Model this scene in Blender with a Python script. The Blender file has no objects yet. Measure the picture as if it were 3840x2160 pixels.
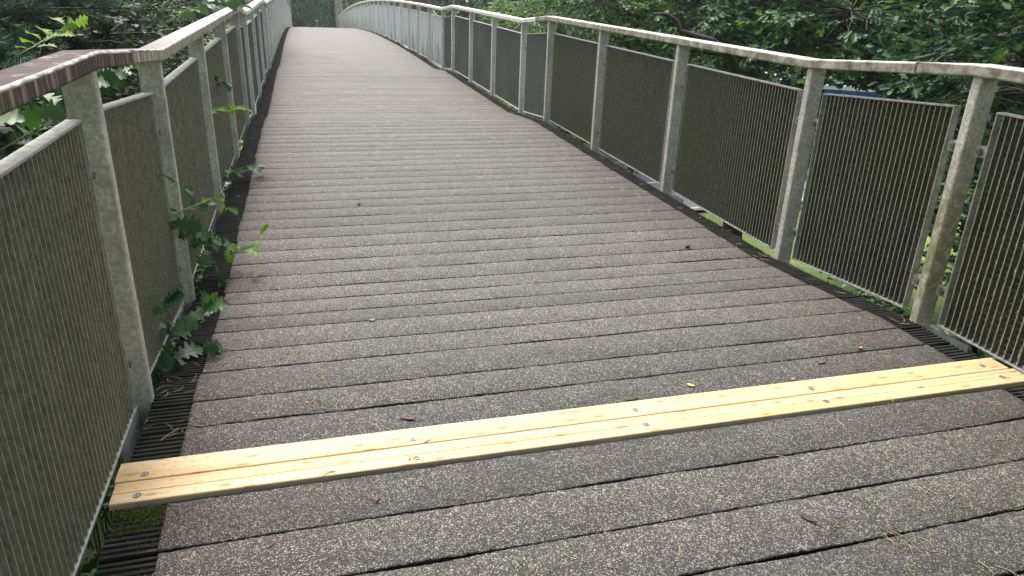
import bpy, math, random
import numpy as np
from mathutils import Matrix, Vector
random.seed(7); RNG = np.random.default_rng(7)
S = bpy.context.scene; COL = S.collection
# ---------------------------------------------------------------- camera
CAM = np.array([-1.06606, -2.49007, 1.35628])
YAW, PITCH, ROLL, FPX = 0.28458, 0.38167, 0.03514, 2659.9
fw = np.array([math.sin(YAW)*math.cos(PITCH), math.cos(YAW)*math.cos(PITCH), -math.sin(PITCH)])
rt = np.array([math.cos(YAW), -math.sin(YAW), 0.0]); up = np.cross(rt, fw)
cr, sr_ = math.cos(ROLL), math.sin(ROLL)
R_, U_ = rt*cr+up*sr_, -rt*sr_+up*cr
cd = bpy.data.cameras.new("camera"); cam = bpy.data.objects.new("camera", cd); COL.objects.link(cam)
cd.sensor_width = 36.0; cd.lens = FPX/3840*36.0; cd.clip_start = 0.05; cd.clip_end = 2000
M = Matrix.Identity(4)
for i in range(3):
    M[i][0] = R_[i]; M[i][1] = U_[i]; M[i][2] = -fw[i]; M[i][3] = CAM[i]
cam.matrix_world = M; S.camera = cam
# ---------------------------------------------------------------- light: bright overcast
W = bpy.data.worlds.new("World"); S.world = W; W.use_nodes = True
nt = W.node_tree; nt.nodes.clear()
sky = nt.nodes.new("ShaderNodeTexSky"); sky.sky_type = 'NISHITA'; sky.sun_disc = False
SUN_EL, SUN_AZ = math.radians(60), math.radians(-12)
sky.sun_elevation = SUN_EL; sky.sun_rotation = SUN_AZ; sky.air_density = 1.0; sky.dust_density = 6.0; sky.ozone_density = 1.0
hs = nt.nodes.new("ShaderNodeHueSaturation"); hs.inputs['Saturation'].default_value = 0.45
bg = nt.nodes.new("ShaderNodeBackground"); bg.inputs['Strength'].default_value = 0.15
wo = nt.nodes.new("ShaderNodeOutputWorld")
nt.links.new(sky.outputs[0], hs.inputs['Color']); nt.links.new(hs.outputs[0], bg.inputs[0]); nt.links.new(bg.outputs[0], wo.inputs[0])
sd = bpy.data.lights.new("sun", 'SUN'); sd.energy = 1.15; sd.angle = math.radians(14); sd.color = (1.0, 0.96, 0.9)
so = bpy.data.objects.new("sun", sd); COL.objects.link(so)
sdir = Vector((math.sin(SUN_AZ)*math.cos(SUN_EL), math.cos(SUN_AZ)*math.cos(SUN_EL), math.sin(SUN_EL)))
so.rotation_euler = sdir.to_track_quat('Z', 'Y').to_euler()
S.view_settings.view_transform = 'Standard'; S.view_settings.look = 'None'
S.view_settings.exposure = 1.42; S.view_settings.gamma = 1.0; S.view_settings.use_curve_mapping = False
S.cycles.max_bounces = 6; S.cycles.transparent_max_bounces = 4; S.cycles.caustics_reflective = False; S.cycles.caustics_refractive = False

# ---------------------------------------------------------------- bridge geometry (fitted line)
SL, SRP, K0, K1, LA, LB, LC = -0.05814, 0.02457, 0.02101, -0.00393, 1.0841, 1.5658, 1.6359
NY, NZ = [0.0], [0.0]
for i in range(41):
    s, l = (SL, LA) if i in (0, 4, 8) else ((SRP, LB) if i < 8 else (K0+K1*(i-9), LC))
    NY.append(NY[-1]+l); NZ.append(NZ[-1]+l*s)
for i in range(4):
    NY.insert(0, NY[0]-LB); NZ.insert(0, NZ[0]-LB*SRP)
N0 = 4                                   # index of the post pair at y = 0
NY = np.array(NY); NZ = np.array(NZ)
def zd(y): return np.interp(y, NY, NZ)

# ---------------------------------------------------------------- mesh helpers
class MB:
    def __init__(s): s.v = []; s.f = []; s.m = []
    def add(s, v, f, m=0):
        o = len(s.v); s.v += [tuple(map(float, p)) for p in v]
        for q in f: s.f.append(tuple(i+o for i in q)); s.m.append(m)
    def box(s, x0, x1, y0, y1, z0, z1, m=0, sh=0.0):
        # sh: z shear per y
        v = [(x, y, z+sh*(y-y0)) for z in (z0, z1) for y in (y0, y1) for x in (x0, x1)]
        s.add(v, [(0,2,3,1),(4,5,7,6),(0,1,5,4),(2,6,7,3),(0,4,6,2),(1,3,7,5)], m)
    def bar(s, a, b, r0, r1=None, n=8, m=0, cap=True):
        r1 = r0 if r1 is None else r1
        s.tube([a, b], [r0, r1], n, m, cap)
    def tube(s, pts, rad, n=8, m=0, cap=True):
        pts = [Vector(p) for p in pts]; rings = []; o = len(s.v)
        ref = None
        for i, p in enumerate(pts):
            t = (pts[min(i+1, len(pts)-1)]-pts[max(i-1, 0)]).normalized()
            if ref is None:
                ref = Vector((0,0,1)) if abs(t.z) < .9 else Vector((1,0,0))
            a = t.cross(ref).normalized(); b = a.cross(t).normalized(); ref = b
            for k in range(n):
                an = 2*math.pi*k/n; s.v.append(tuple(p+(a*math.cos(an)+b*math.sin(an))*rad[i]))
        for i in range(len(pts)-1):
            for k in range(n):
                k2 = (k+1) % n
                s.f.append((o+i*n+k, o+i*n+k2, o+(i+1)*n+k2, o+(i+1)*n+k)); s.m.append(m)
        if cap:
            s.f.append(tuple(o+k for k in range(n))[::-1]); s.m.append(m)
            e = o+(len(pts)-1)*n; s.f.append(tuple(e+k for k in range(n))); s.m.append(m)
    def build(s, name, mats, parent=None, smooth=False):
        me = bpy.data.meshes.new(name); me.from_pydata(s.v, [], s.f)
        if not isinstance(mats, (list, tuple)): mats = [mats]
        for q in mats: me.materials.append(q)
        if len(mats) > 1: me.polygons.foreach_set('material_index', s.m)
        if smooth: me.polygons.foreach_set('use_smooth', [True]*len(s.f))
        me.update(); o = bpy.data.objects.new(name, me); COL.objects.link(o)
        if parent: o.parent = parent; o.matrix_parent_inverse = parent.matrix_world.inverted() if False else Matrix.Translation(-parent.location)
        return o
def tag(o, label=None, cat=None, group=None, kind=None):
    if label: o['label'] = label
    if cat: o['category'] = cat
    if group: o['group'] = group
    if kind: o['kind'] = kind
    return o
def empty(name, loc, label, cat, group=None):
    o = bpy.data.objects.new(name, None); COL.objects.link(o); o.location = loc; o.empty_display_size = .2
    return tag(o, label, cat, group)
def mesh_arrays(name, V, F, mats, parent=None, smooth=False, midx=None):
    """V (n,3) float, F list of (array of shape (k, nv))"""
    me = bpy.data.meshes.new(name)
    me.vertices.add(len(V)); me.vertices.foreach_set('co', np.asarray(V, np.float32).ravel())
    tot = sum(f.size for f in F); npoly = sum(len(f) for f in F)
    me.loops.add(tot); me.polygons.add(npoly)
    me.loops.foreach_set('vertex_index', np.concatenate([f.ravel() for f in F]).astype(np.int32))
    sizes = np.concatenate([np.full(len(f), f.shape[1]) for f in F]); st = np.concatenate([[0], np.cumsum(sizes)[:-1]])
    me.polygons.foreach_set('loop_start', st.astype(np.int32))
    if not isinstance(mats, (list, tuple)): mats = [mats]
    for q in mats: me.materials.append(q)
    if midx is not None: me.polygons.foreach_set('material_index', np.asarray(midx, np.int32))
    if smooth: me.polygons.foreach_set('use_smooth', np.ones(npoly, bool))
    me.update(calc_edges=True); me.validate()
    o = bpy.data.objects.new(name, me); COL.objects.link(o)
    if parent: o.parent = parent; o.matrix_parent_inverse = Matrix.Translation(-parent.location)
    return o

# ---------------------------------------------------------------- materials
class NT:
    def __init__(s, name):
        s.mat = bpy.data.materials.new(name); s.mat.use_nodes = True; s.t = s.mat.node_tree; s.t.nodes.clear()
        s.out = s.t.nodes.new('ShaderNodeOutputMaterial'); s.tc = s.t.nodes.new('ShaderNodeTexCoord'); s.geo = s.t.nodes.new('ShaderNodeNewGeometry')
    def n(s, typ, **k):
        nd = s.t.nodes.new(typ)
        for a, b in k.items():
            if a.startswith('i_'):
                key = a[2:]; key = int(key) if key.isdigit() else key
                s.link(b, nd.inputs[key])
            else: setattr(nd, a, b)
        return nd
    def link(s, a, b):
        if isinstance(a, bpy.types.NodeSocket): s.t.links.new(a, b)
        elif isinstance(a, bpy.types.Node): s.t.links.new(a.outputs[0], b)
        else: b.default_value = a
    def map(s, scale, src=None, loc=(0,0,0)):
        m = s.n('ShaderNodeMapping'); m.inputs['Scale'].default_value = scale if isinstance(scale, tuple) else (scale,)*3
        m.inputs['Location'].default_value = loc
        s.link(src or s.geo.outputs['Position'], m.inputs[0]); return m
    def noise(s, scale, detail=4, rough=.55, src=None, dist=0, loc=(0,0,0)):
        q = s.n('ShaderNodeTexNoise'); q.inputs['Scale'].default_value = 1; q.inputs['Detail'].default_value = detail
        q.inputs['Roughness'].default_value = rough; q.inputs['Distortion'].default_value = dist
        s.link(s.map(scale, src, loc), q.inputs['Vector']); return q.outputs['Fac']
    def vor(s, scale, feature='F1', out='Distance', src=None, dim='3D'):
        q = s.n('ShaderNodeTexVoronoi'); q.voronoi_dimensions = dim; q.feature = feature; q.inputs['Scale'].default_value = 1
        s.link(s.map(scale, src), q.inputs['Vector']); return q.outputs[out]
    def ramp(s, fac, stops, interp='LINEAR'):
        r = s.n('ShaderNodeValToRGB'); r.color_ramp.interpolation = interp; e = r.color_ramp.elements
        while len(e) < len(stops): e.new(0.5)
        for q, (p, c) in zip(e, stops):
            q.position = p; q.color = (c if isinstance(c, tuple) else (c, c, c))[:3]+(1,)
        s.link(fac, r.inputs[0]); return r.outputs[0]
    def mix(s, fac, a, b, mode='MIX'):
        m = s.n('ShaderNodeMix'); m.data_type = 'RGBA'; m.blend_type = mode
        s.link(fac, m.inputs[0])
        for v, i in ((a, 6), (b, 7)):
            if isinstance(v, tuple): v = v[:3]+(1,)
            s.link(v, m.inputs[i])
        return m.outputs[2]
    def math(s, op, a, b=0.0, c=None):
        m = s.n('ShaderNodeMath'); m.operation = op; s.link(a, m.inputs[0]); s.link(b, m.inputs[1])
        if c is not None: s.link(c, m.inputs[2])
        return m.outputs[0]
    def bump(s, h, strength=.3, dist=.01):
        b = s.n('ShaderNodeBump'); b.inputs['Strength'].default_value = strength; b.inputs['Distance'].default_value = dist
        s.link(h, b.inputs['Height']); return b.outputs[0]
    def bsdf(s, col, rough=.8, metal=0.0, normal=None, spec=.5):
        b = s.n('ShaderNodeBsdfPrincipled')
        s.link(col+(1,) if isinstance(col, tuple) and len(col) == 3 else col, b.inputs['Base Color'])
        s.link(rough, b.inputs['Roughness']); s.link(metal, b.inputs['Metallic']); b.inputs['Specular IOR Level'].default_value = spec
        if normal is not None: s.link(normal, b.inputs['Normal'])
        return b.outputs[0]
    def done(s, sh): s.t.links.new(sh, s.out.inputs[0]); return s.mat
def sepxyz(n):
    q = n.n('ShaderNodeSeparateXYZ'); n.link(n.geo.outputs['Position'], q.inputs[0]); return q

def m_grit(gain=1.0, name="grit_surface"):
    n = NT(name)
    cell = n.vor(330, out='Color'); cb = n.n('ShaderNodeSeparateColor'); n.link(cell, cb.inputs[0])
    grain = n.ramp(cb.outputs[0], [(0, (.012,.0115,.011)), (.45, (.034,.033,.030)), (.68, (.085,.081,.073)), (.83, (.22,.21,.19)), (.94, (.62,.60,.56))])
    cell2 = n.vor(190, out='Color'); cb2 = n.n('ShaderNodeSeparateColor'); n.link(cell2, cb2.inputs[0])
    grain = n.mix(.22, grain, n.ramp(cb2.outputs[1], [(0, (.02,.019,.018)), (.6, (.066,.062,.056)), (1, (.27,.255,.235))]))
    cell3 = n.vor(62, out='Color'); cb3 = n.n('ShaderNodeSeparateColor'); n.link(cell3, cb3.inputs[0])
    grain = n.mix(1.0, grain, n.ramp(cb3.outputs[2], [(0, .62), (.6, .78), (1, .95)]), 'MULTIPLY')
    big = n.noise(1.1, 5, .6); patch = n.noise((3.5, 9, 3), 4, .6)
    base = n.mix(n.ramp(big, [(.35, 0.0), (.68, 1.0)]), grain, n.mix(1.0, grain, (.82,.84,.78), 'MULTIPLY'))
    base = n.mix(n.ramp(patch, [(.38, 0.0), (.62, .55)]), base, n.mix(1.0, base, (.62,.60,.56), 'MULTIPLY'))
    # reddish unworn margins along both edges of the walkway
    ax = n.math('ABSOLUTE', sepxyz(n).outputs[0])
    edge = n.ramp(n.math('ADD', ax, n.math('MULTIPLY', n.noise(5, 3), .5)), [(.78, 0.0), (.97, 1.0)])
    # ramp works on 0..1: |x|+noise*.5 scaled
    sc = n.math('MULTIPLY', n.math('ADD', ax, n.math('MULTIPLY', n.noise(5, 3), .5)), .52)
    edge = n.ramp(sc, [(.62, 0.0), (.93, 1.0)])
    base = n.mix(edge, base, n.mix(1.0, base, (.98,.84,.84), 'MULTIPLY'))
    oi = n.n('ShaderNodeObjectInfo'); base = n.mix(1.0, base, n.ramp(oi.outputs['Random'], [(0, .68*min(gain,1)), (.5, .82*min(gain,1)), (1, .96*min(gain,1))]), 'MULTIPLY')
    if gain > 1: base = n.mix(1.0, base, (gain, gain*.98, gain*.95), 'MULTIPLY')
    h = n.vor(330, out='Distance')
    return n.done(n.bsdf(base, .70, 0, n.bump(h, .6, .004), .5))
def m_deckwood():
    n = NT("weathered_ribbed_timber")
    g = n.noise((7, 160, 60), 5, .65); p = n.noise(6, 4)
    c = n.ramp(g, [(.35, (.010,.010,.0095)), (.58, (.028,.027,.026)), (.78, (.12,.115,.108))])
    c = n.mix(n.ramp(p, [(.5, 0.0), (.72, .45)]), c, (.05,.06,.028))
    return n.done(n.bsdf(c, .95, 0, n.bump(g, .5, .004), .15))
def m_newwood(seed):
    n = NT("fresh_pine_board")
    src = n.geo.outputs['Position']
    w = n.noise((1.2, 26, 26), 3, .5, dist=.6, loc=(seed, seed, 0)); fine = n.noise((5, 300, 90), 3, .6)
    c = n.ramp(w, [(.3, (.46,.31,.145)), (.5, (.54,.41,.22)), (.7, (.60,.485,.31))])
    c = n.mix(n.ramp(fine, [(.35, .32), (.6, 0.0)]), c, (.66,.42,.19))
    # knots and pitch flecks
    k = n.vor((4.2, 16, 1), 'F1', 'Distance', None, '2D'); c = n.mix(n.ramp(k, [(.05, .9), (.09, .35), (.15, 0.0)]), c, (.36,.16,.05))
    k2 = n.vor((22, 44, 1), 'F1', 'Distance', None, '2D'); c = n.mix(n.ramp(k2, [(.08, .75), (.16, 0.0)]), c, (.45,.23,.09))
    dirt = n.noise((2, 14, 1), 5, .7, loc=(3, seed, 0)); c = n.mix(n.ramp(dirt, [(.55, 0.0), (.8, .35)]), c, (.42,.28,.15))
    return n.done(n.bsdf(c, .55, 0, n.bump(fine, .15, .002), .4))
def m_boardside():
    n = NT("grey_board_side"); g = n.noise((8, 50, 60), 4)
    return n.done(n.bsdf(n.ramp(g, [(.3, (.38,.33,.26)), (.7, (.58,.52,.43))]), .8))
def m_post(algae=0.0, name="galvanised_post", lt=1.0):
    n = NT(name)
    a = n.noise(9, 6, .65); b = n.noise(60, 4, .6); st = n.noise((40, 40, 2.5), 4, .6)
    c = n.ramp(a, [(.3, (.50,.49,.42)), (.55, (.68,.67,.59)), (.75, (.80,.79,.71))] if lt == 1 else [(.3, (.72,.72,.66)), (.5, (.86,.86,.82)), (.75, (.90,.90,.87))])
    c = n.mix(n.ramp(b, [(.4, .5), (.62, 0.0)]), c, (.22,.22,.19))
    c = n.mix(n.ramp(st, [(.52, 0.0), (.75, .4)]), c, (.24,.23,.17))
    v = n.vor((9, 9, 5), 'DISTANCE_TO_EDGE', 'Distance', src=n.mixvec()) if hasattr(n, 'mixvec') else None
    dv = n.n('ShaderNodeVectorMath'); dv.operation = 'ADD'
    nz = n.n('ShaderNodeTexNoise'); nz.inputs['Scale'].default_value = 18; n.link(n.geo.outputs['Position'], nz.inputs['Vector'])
    sc = n.n('ShaderNodeVectorMath'); sc.operation = 'SCALE'; sc.inputs['Scale'].default_value = .12; n.link(nz.outputs['Color'], sc.inputs[0])
    n.link(n.geo.outputs['Position'], dv.inputs[0]); n.link(sc.outputs[0], dv.inputs[1])
    vein = n.vor((7, 7, 3), 'DISTANCE_TO_EDGE', 'Distance', src=dv.outputs[0])
    vm = n.math('MULTIPLY', n.ramp(vein, [(.012, .7), (.03, 0.0)]), n.ramp(n.noise(3, 2), [(.5, 0.0), (.6, 1.0)]))
    c = n.mix(vm, c, (.66,.64,.56))
    if algae:
        z = sepxyz(n).outputs[2]
        hm = n.ramp(n.math('ADD', z, 0.0), [(.0, .4), (.22, 1.0), (.62, .8), (.85, 0.0)])
        am = n.math('MULTIPLY', n.ramp(n.noise(22, 6, .7), [(.36, 0.0), (.54, 1.0)]), hm)
        c = n.mix(n.math('MULTIPLY', am, algae), c, (.21,.21,.06))
    return n.done(n.bsdf(c, .62, .1, n.bump(b, .25, .003), .5))
def m_rail(stained=False, fade=False, white=False):
    n = NT("stained_handrail" if stained else ("half_weathered_handrail" if fade else "galvanised_handrail"))
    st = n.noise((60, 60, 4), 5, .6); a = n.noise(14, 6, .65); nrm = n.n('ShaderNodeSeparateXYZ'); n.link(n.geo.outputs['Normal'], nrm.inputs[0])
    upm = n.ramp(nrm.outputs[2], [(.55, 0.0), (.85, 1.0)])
    if stained:
        side = n.ramp(st, [(.34, (.050,.035,.031)), (.52, (.095,.070,.056)), (.60, (.23,.195,.145)), (.72, (.46,.43,.35))])
        top = n.ramp(a, [(.35, (.040,.029,.031)), (.58, (.062,.047,.047)), (.66, (.20,.155,.125)), (.8, (.36,.31,.27))])
    else:
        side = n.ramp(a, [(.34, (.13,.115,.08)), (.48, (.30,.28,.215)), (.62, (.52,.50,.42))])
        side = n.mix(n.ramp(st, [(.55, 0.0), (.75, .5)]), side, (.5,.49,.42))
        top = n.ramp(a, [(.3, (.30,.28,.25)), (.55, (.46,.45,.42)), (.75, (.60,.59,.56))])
    if white:
        side = n.ramp(a, [(.3, (.42,.41,.35)), (.45, (.70,.69,.62)), (.65, (.84,.84,.79))]); top = n.ramp(a, [(.3, (.6,.59,.54)), (.6, (.82,.82,.79))])
    if fade:
        yy = n.math('MULTIPLY', sepxyz(n).outputs[1], .25); fm = n.ramp(n.math('SUBTRACT', yy, n.math('MULTIPLY', a, .5)), [(.0, 1.0), (.62, 0.0)])
        top = n.mix(fm, top, n.ramp(a, [(.35, (.06,.052,.048)), (.6, (.12,.105,.095)), (.72, (.30,.27,.235))])); side = n.mix(n.math('MULTIPLY', fm, .7), side, n.ramp(st, [(.36, (.16,.13,.10)), (.52, (.36,.32,.25)), (.62, (.62,.58,.48))]))
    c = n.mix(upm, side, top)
    return n.done(n.bsdf(c, .75 if stained else .5, 0 if stained else .1, n.bump(a, .2, .003), .2 if stained else .4))
def m_railedge():
    n = NT("worn_rail_edge"); a = n.noise((50, 18, 50), 5, .7)
    return n.done(n.bsdf(n.ramp(a, [(.42, (.13,.11,.09)), (.55, (.36,.34,.31)), (.68, (.75,.74,.71))]), .4, .2))
def m_panel(name, lo, hi, green, dirt=.6):
    n = NT(name)
    a = n.noise((90, 90, 40), 5, .7); st = n.noise((25, 25, 1.2), 4, .6); big = n.noise((1.2, 1.2, .8), 3)
    c = n.mix(n.ramp(a, [(.32, 0.0), (.66, 1.0)]), lo, hi)
    c = n.mix(n.math('MULTIPLY', n.ramp(st, [(.5, 0.0), (.72, 1.0)]), .15), c, tuple(x*1.7 for x in hi))
    c = n.mix(n.math('MULTIPLY', n.ramp(big, [(.4, 0.0), (.62, 1.0)]), dirt), c, green)
    return n.done(n.bsdf(c, .8, .05, n.bump(a, .3, .003), .3))
def m_panel_clean():
    n = NT("clean_grey_grating"); z = sepxyz(n).outputs[2]
    st = n.noise((9, 9, 1.0), 5, .65)
    k = n.math('SUBTRACT', st, n.math('MULTIPLY', z, .22))
    c = n.mix(n.ramp(k, [(.40, 0.0), (.56, .85)]), (.74,.78,.77), (.16,.18,.16))
    return n.done(n.bsdf(c, .7, .1))
def m_zinc():
    n = NT("grey_zinc_plate"); a = n.noise(30, 5, .6)
    return n.done(n.bsdf(n.ramp(a, [(.3, (.30,.31,.31)), (.7, (.44,.45,.45))]), .5, .2))
def m_frame():
    n = NT("galvanised_frame"); a = n.noise(28, 5, .65)
    return n.done(n.bsdf(n.ramp(a, [(.32, (.27,.27,.23)), (.5, (.42,.42,.38)), (.7, (.55,.55,.52))]), .5, .15))
def m_simple(name, c, rough=.7, metal=0, var=.25, scale=20):
    n = NT(name); a = n.noise(scale, 4, .6)
    lo = tuple(x*(1-var) for x in c); hi = tuple(min(x*(1+var), 1) for x in c)
    return n.done(n.bsdf(n.ramp(a, [(.3, lo), (.7, hi)]), rough, metal, n.bump(a, .2, .01)))
def m_leaf(name, cols, trans=.3, rough=.42, hue=None):
    n = NT(name); r = n.geo.outputs['Random Per Island']
    c = n.ramp(r, [(i/(len(cols)-1), q) for i, q in enumerate(cols)])
    big = n.noise(.9, 3); c = n.mix(n.ramp(big, [(.38, .45), (.62, 0.0)]), c, n.mix(1.0, c, (.6,.72,.8), 'MULTIPLY'))
    b = n.bsdf(c, rough+.1, 0, None, .28)
    t = n.n('ShaderNodeBsdfTranslucent'); n.link(n.mix(1.0, c, (1.3,1.5,.6), 'MULTIPLY'), t.inputs[0])
    m = n.n('ShaderNodeMixShader'); m.inputs[0].default_value = trans; n.link(b, m.inputs[1]); n.link(t.outputs[0], m.inputs[2])
    return n.done(m.outputs[0])
def m_bark(name="rough_bark", c=(.10,.08,.065)):
    n = NT(name); a = n.noise((14, 14, 3), 6, .7)
    return n.done(n.bsdf(n.ramp(a, [(.3, tuple(x*.45 for x in c)), (.7, tuple(x*1.4 for x in c))]), .9, 0, n.bump(a, .8, .03)))

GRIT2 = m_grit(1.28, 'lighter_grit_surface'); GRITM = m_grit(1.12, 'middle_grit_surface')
GRIT, DWOOD, SIDE, ZINC, FRAME = m_grit(), m_deckwood(), m_boardside(), m_zinc(), m_frame()
POST, POSTA, POSTW = m_post(), m_post(.85, "algae_stained_post"), m_post(0, 'glare_white_post', 2.0)  # POSTW: haze and open-sky glare on the far posts, painted into their colour
RAILW = m_rail(False, False, True); RAILW.name = 'glare_white_handrail'  # far handrails: sky glare put in as a paler colour
RAIL, RAILS, RAILF, REDGE = m_rail(), m_rail(True), m_rail(False, True), m_railedge()
PANL = m_panel("khaki_dirty_grating", (.14,.135,.10), (.38,.37,.30), (.26,.26,.17), .4)
PANR = m_panel("dark_dirty_grating", (.065,.066,.054), (.19,.19,.16), (.12,.14,.055), .55)
PANC = m_panel_clean()
FRAMEW = m_simple('glare_white_frame', (.78,.78,.74), .5, 0, .12, 30)  # far panel frames, whitened in colour to stand for the glare there
PEDGEL = m_panel("worn_khaki_bar_edge", (.17,.165,.125), (.34,.33,.27), (.24,.24,.16), .4)
PEDGE = m_panel("worn_bar_edge", (.20,.20,.16), (.40,.40,.345), (.30,.31,.20), .4)
PANM = m_panel("greyer_dirty_grating", (.14,.155,.145), (.30,.325,.305), (.13,.15,.12), .5)
STEEL = m_simple("screw_steel", (.20,.20,.205), .42, .6, .2, 200)
DARKS = m_simple("dark_steel_beam", (.06,.062,.058), .7, .2)
BARK = m_bark(); BARKD = m_bark("dark_bark", (.055,.048,.042)); TWIG = m_simple("green_twig", (.13,.15,.06), .6)
OAKD = m_leaf("dark_oak_leaves", [(.012,.034,.022), (.024,.062,.034), (.05,.11,.05), (.13,.22,.09)], .28, .38)
OAKM = m_leaf("mid_green_oak_leaves", [(.025,.062,.035), (.06,.125,.06), (.12,.21,.09), (.22,.32,.15)], .32, .40)
OAKY = m_leaf("young_yellow_green_leaves", [(.12,.22,.04), (.20,.32,.06), (.28,.40,.09)], .4, .4)
OAKN = m_leaf("oak_sprig_leaves", [(.03,.075,.04), (.045,.10,.045), (.06,.13,.05), (.10,.18,.06)], .25, .33)
HAW = m_leaf("hedge_leaves", [(.010,.028,.016), (.018,.048,.022), (.035,.08,.03), (.12,.13,.04)], .28, .4)
FARL = m_leaf("far_leaves", [(.018,.045,.034), (.03,.07,.045), (.055,.10,.055)], .2, .6)
BIRCH = m_leaf("pale_yellow_green_leaves", [(.07,.13,.04), (.11,.19,.06), (.16,.25,.08)], .35, .5)
IVY = m_leaf("undergrowth_leaves", [(.012,.035,.018), (.022,.06,.025), (.04,.09,.03)], .2, .35)
NEED = m_leaf("pine_needles", [(.035,.085,.060), (.07,.15,.095), (.14,.25,.15)], .1, .38)

# ---------------------------------------------------------------- the footbridge deck
bridge = empty("footbridge", (0, 0, 0), "timber footbridge deck of cross boards topped with speckled grey grit, rising to a crest", "footbridge")
edges = [-6.22+0.2*k for k in range(28)]+[-.628]
edges = [-.628-0.2*k for k in range(28)][::-1]
e2 = [-.425,-.252,-.085,.14,.337,.555,.72,.91,1.10,1.29,1.49,1.687,1.893,2.096]
while e2[-1] < 62: e2.append(e2[-1]+.2)
pairs = [(a, b) for a, b in zip(edges[:-1], edges[1:])]+[(a, b) for a, b in zip(e2[:-1], e2[1:])]
def smooth_noise(n, step, amp):
    k = max(2, n//step+2); c = RNG.normal(0, amp, k); return np.interp(np.arange(n), np.arange(k)*step, c)
def board_mesh(mb, y0, y1, ribs=True):
    g = .004; y0 += g; y1 -= g; x0 = -1.672+random.uniform(-.006, .006); x1 = 1.672+random.uniform(-.006, .006); dz = random.uniform(-.0015, .0015)
    nr = max(3, int(round((y1-y0)/.022))) if ribs else 0; pr = [(y0, -.045)]
    if ribs:
        w = (y1-y0)/nr
        for k in range(nr):
            a = y0+k*w; pr += [(a+w*.04, -.006), (a+w*.18, 0), (a+w*.62, 0), (a+w*.8, -.006)]
    else: pr += [(y0, 0), (y1, 0)]
    pr += [(y1, -.045)]; m = len(pr)
    v = [(x, y, zd(y)+z+dz) for x in (x0, x1) for y, z in pr]
    mb.add(v, [(k, k+m, (k+1) % m+m, (k+1) % m)[::-1] for k in range(m)]+[tuple(range(m)), tuple(range(2*m-1, m-1, -1))])
def grit_arrays(y0, y1, n):
    xs = np.linspace(-1.531, 1.531, n); xs[0] += RNG.normal(0, .004); xs[-1] += RNG.normal(0, .004)
    def edge(base, s):
        g = .0012+np.abs(smooth_noise(n, max(2, n//9), .0040))+RNG.normal(0, .0009, n)
        return base+s*np.clip(g, .0003, .010)
    a, b = edge(y0, 1), edge(y1, -1); rows = []
    topj = RNG.normal(0, .0006, n)
    for yy, zz in ((a, .0003), (a, .0042), (a+.004, .0062), ((a+b)/2, .0066), (b-.004, .0062), (b, .0042), (b, .0003)):
        rows.append(np.stack([xs, yy, zd(yy)+zz+topj*(zz > .001)], 1))
    V = np.concatenate(rows); F = []
    for r in range(6):
        i = np.arange(n-1)+r*n; F.append(np.stack([i, i+1, i+1+n, i+n], 1))
    c0 = np.arange(7)*n; return V, [np.concatenate(F)], [c0[None, :], (c0+n-1)[None, ::-1]]
board_labels = 0
rest_b, rv, rf, off = MB(), [], [], 0
vis = [p for p in pairs if p[0] > -3.0]; hid = [p for p in pairs if p[0] <= -3.0]
for i, (a, b) in enumerate(vis):
    if i < 99:
        mb = MB(); board_mesh(mb, a, b); bo = mb.build("deck_board", DWOOD, bridge)
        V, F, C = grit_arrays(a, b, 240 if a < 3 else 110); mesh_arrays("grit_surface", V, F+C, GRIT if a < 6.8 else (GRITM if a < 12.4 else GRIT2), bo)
    else:
        board_mesh(rest_b, a, b); V, F, C = grit_arrays(a, b, 24)
        rv.append(V); rf.append(F[0]+off); off += len(V)
for a, b in hid:
    board_mesh(rest_b, a, b); V, F, C = grit_arrays(a, b, 24); rv.append(V); rf.append(F[0]+off); off += len(V)
rb = rest_b.build("far_deck_boards", DWOOD, bridge); rb['kind'] = 'stuff'
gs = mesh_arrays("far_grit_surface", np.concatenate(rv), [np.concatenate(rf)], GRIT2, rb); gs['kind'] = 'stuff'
for x in (-1.45, -.5, .5, 1.45):
    mb = MB()
    for i in range(len(NY)-1):
        s = (NZ[i+1]-NZ[i])/(NY[i+1]-NY[i])
        mb.box(x-.06, x+.06, NY[i], NY[i+1]-.004, NZ[i]-.32, NZ[i]-.048, 0, s)
    mb.build("support_beam", DARKS, bridge)

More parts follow.
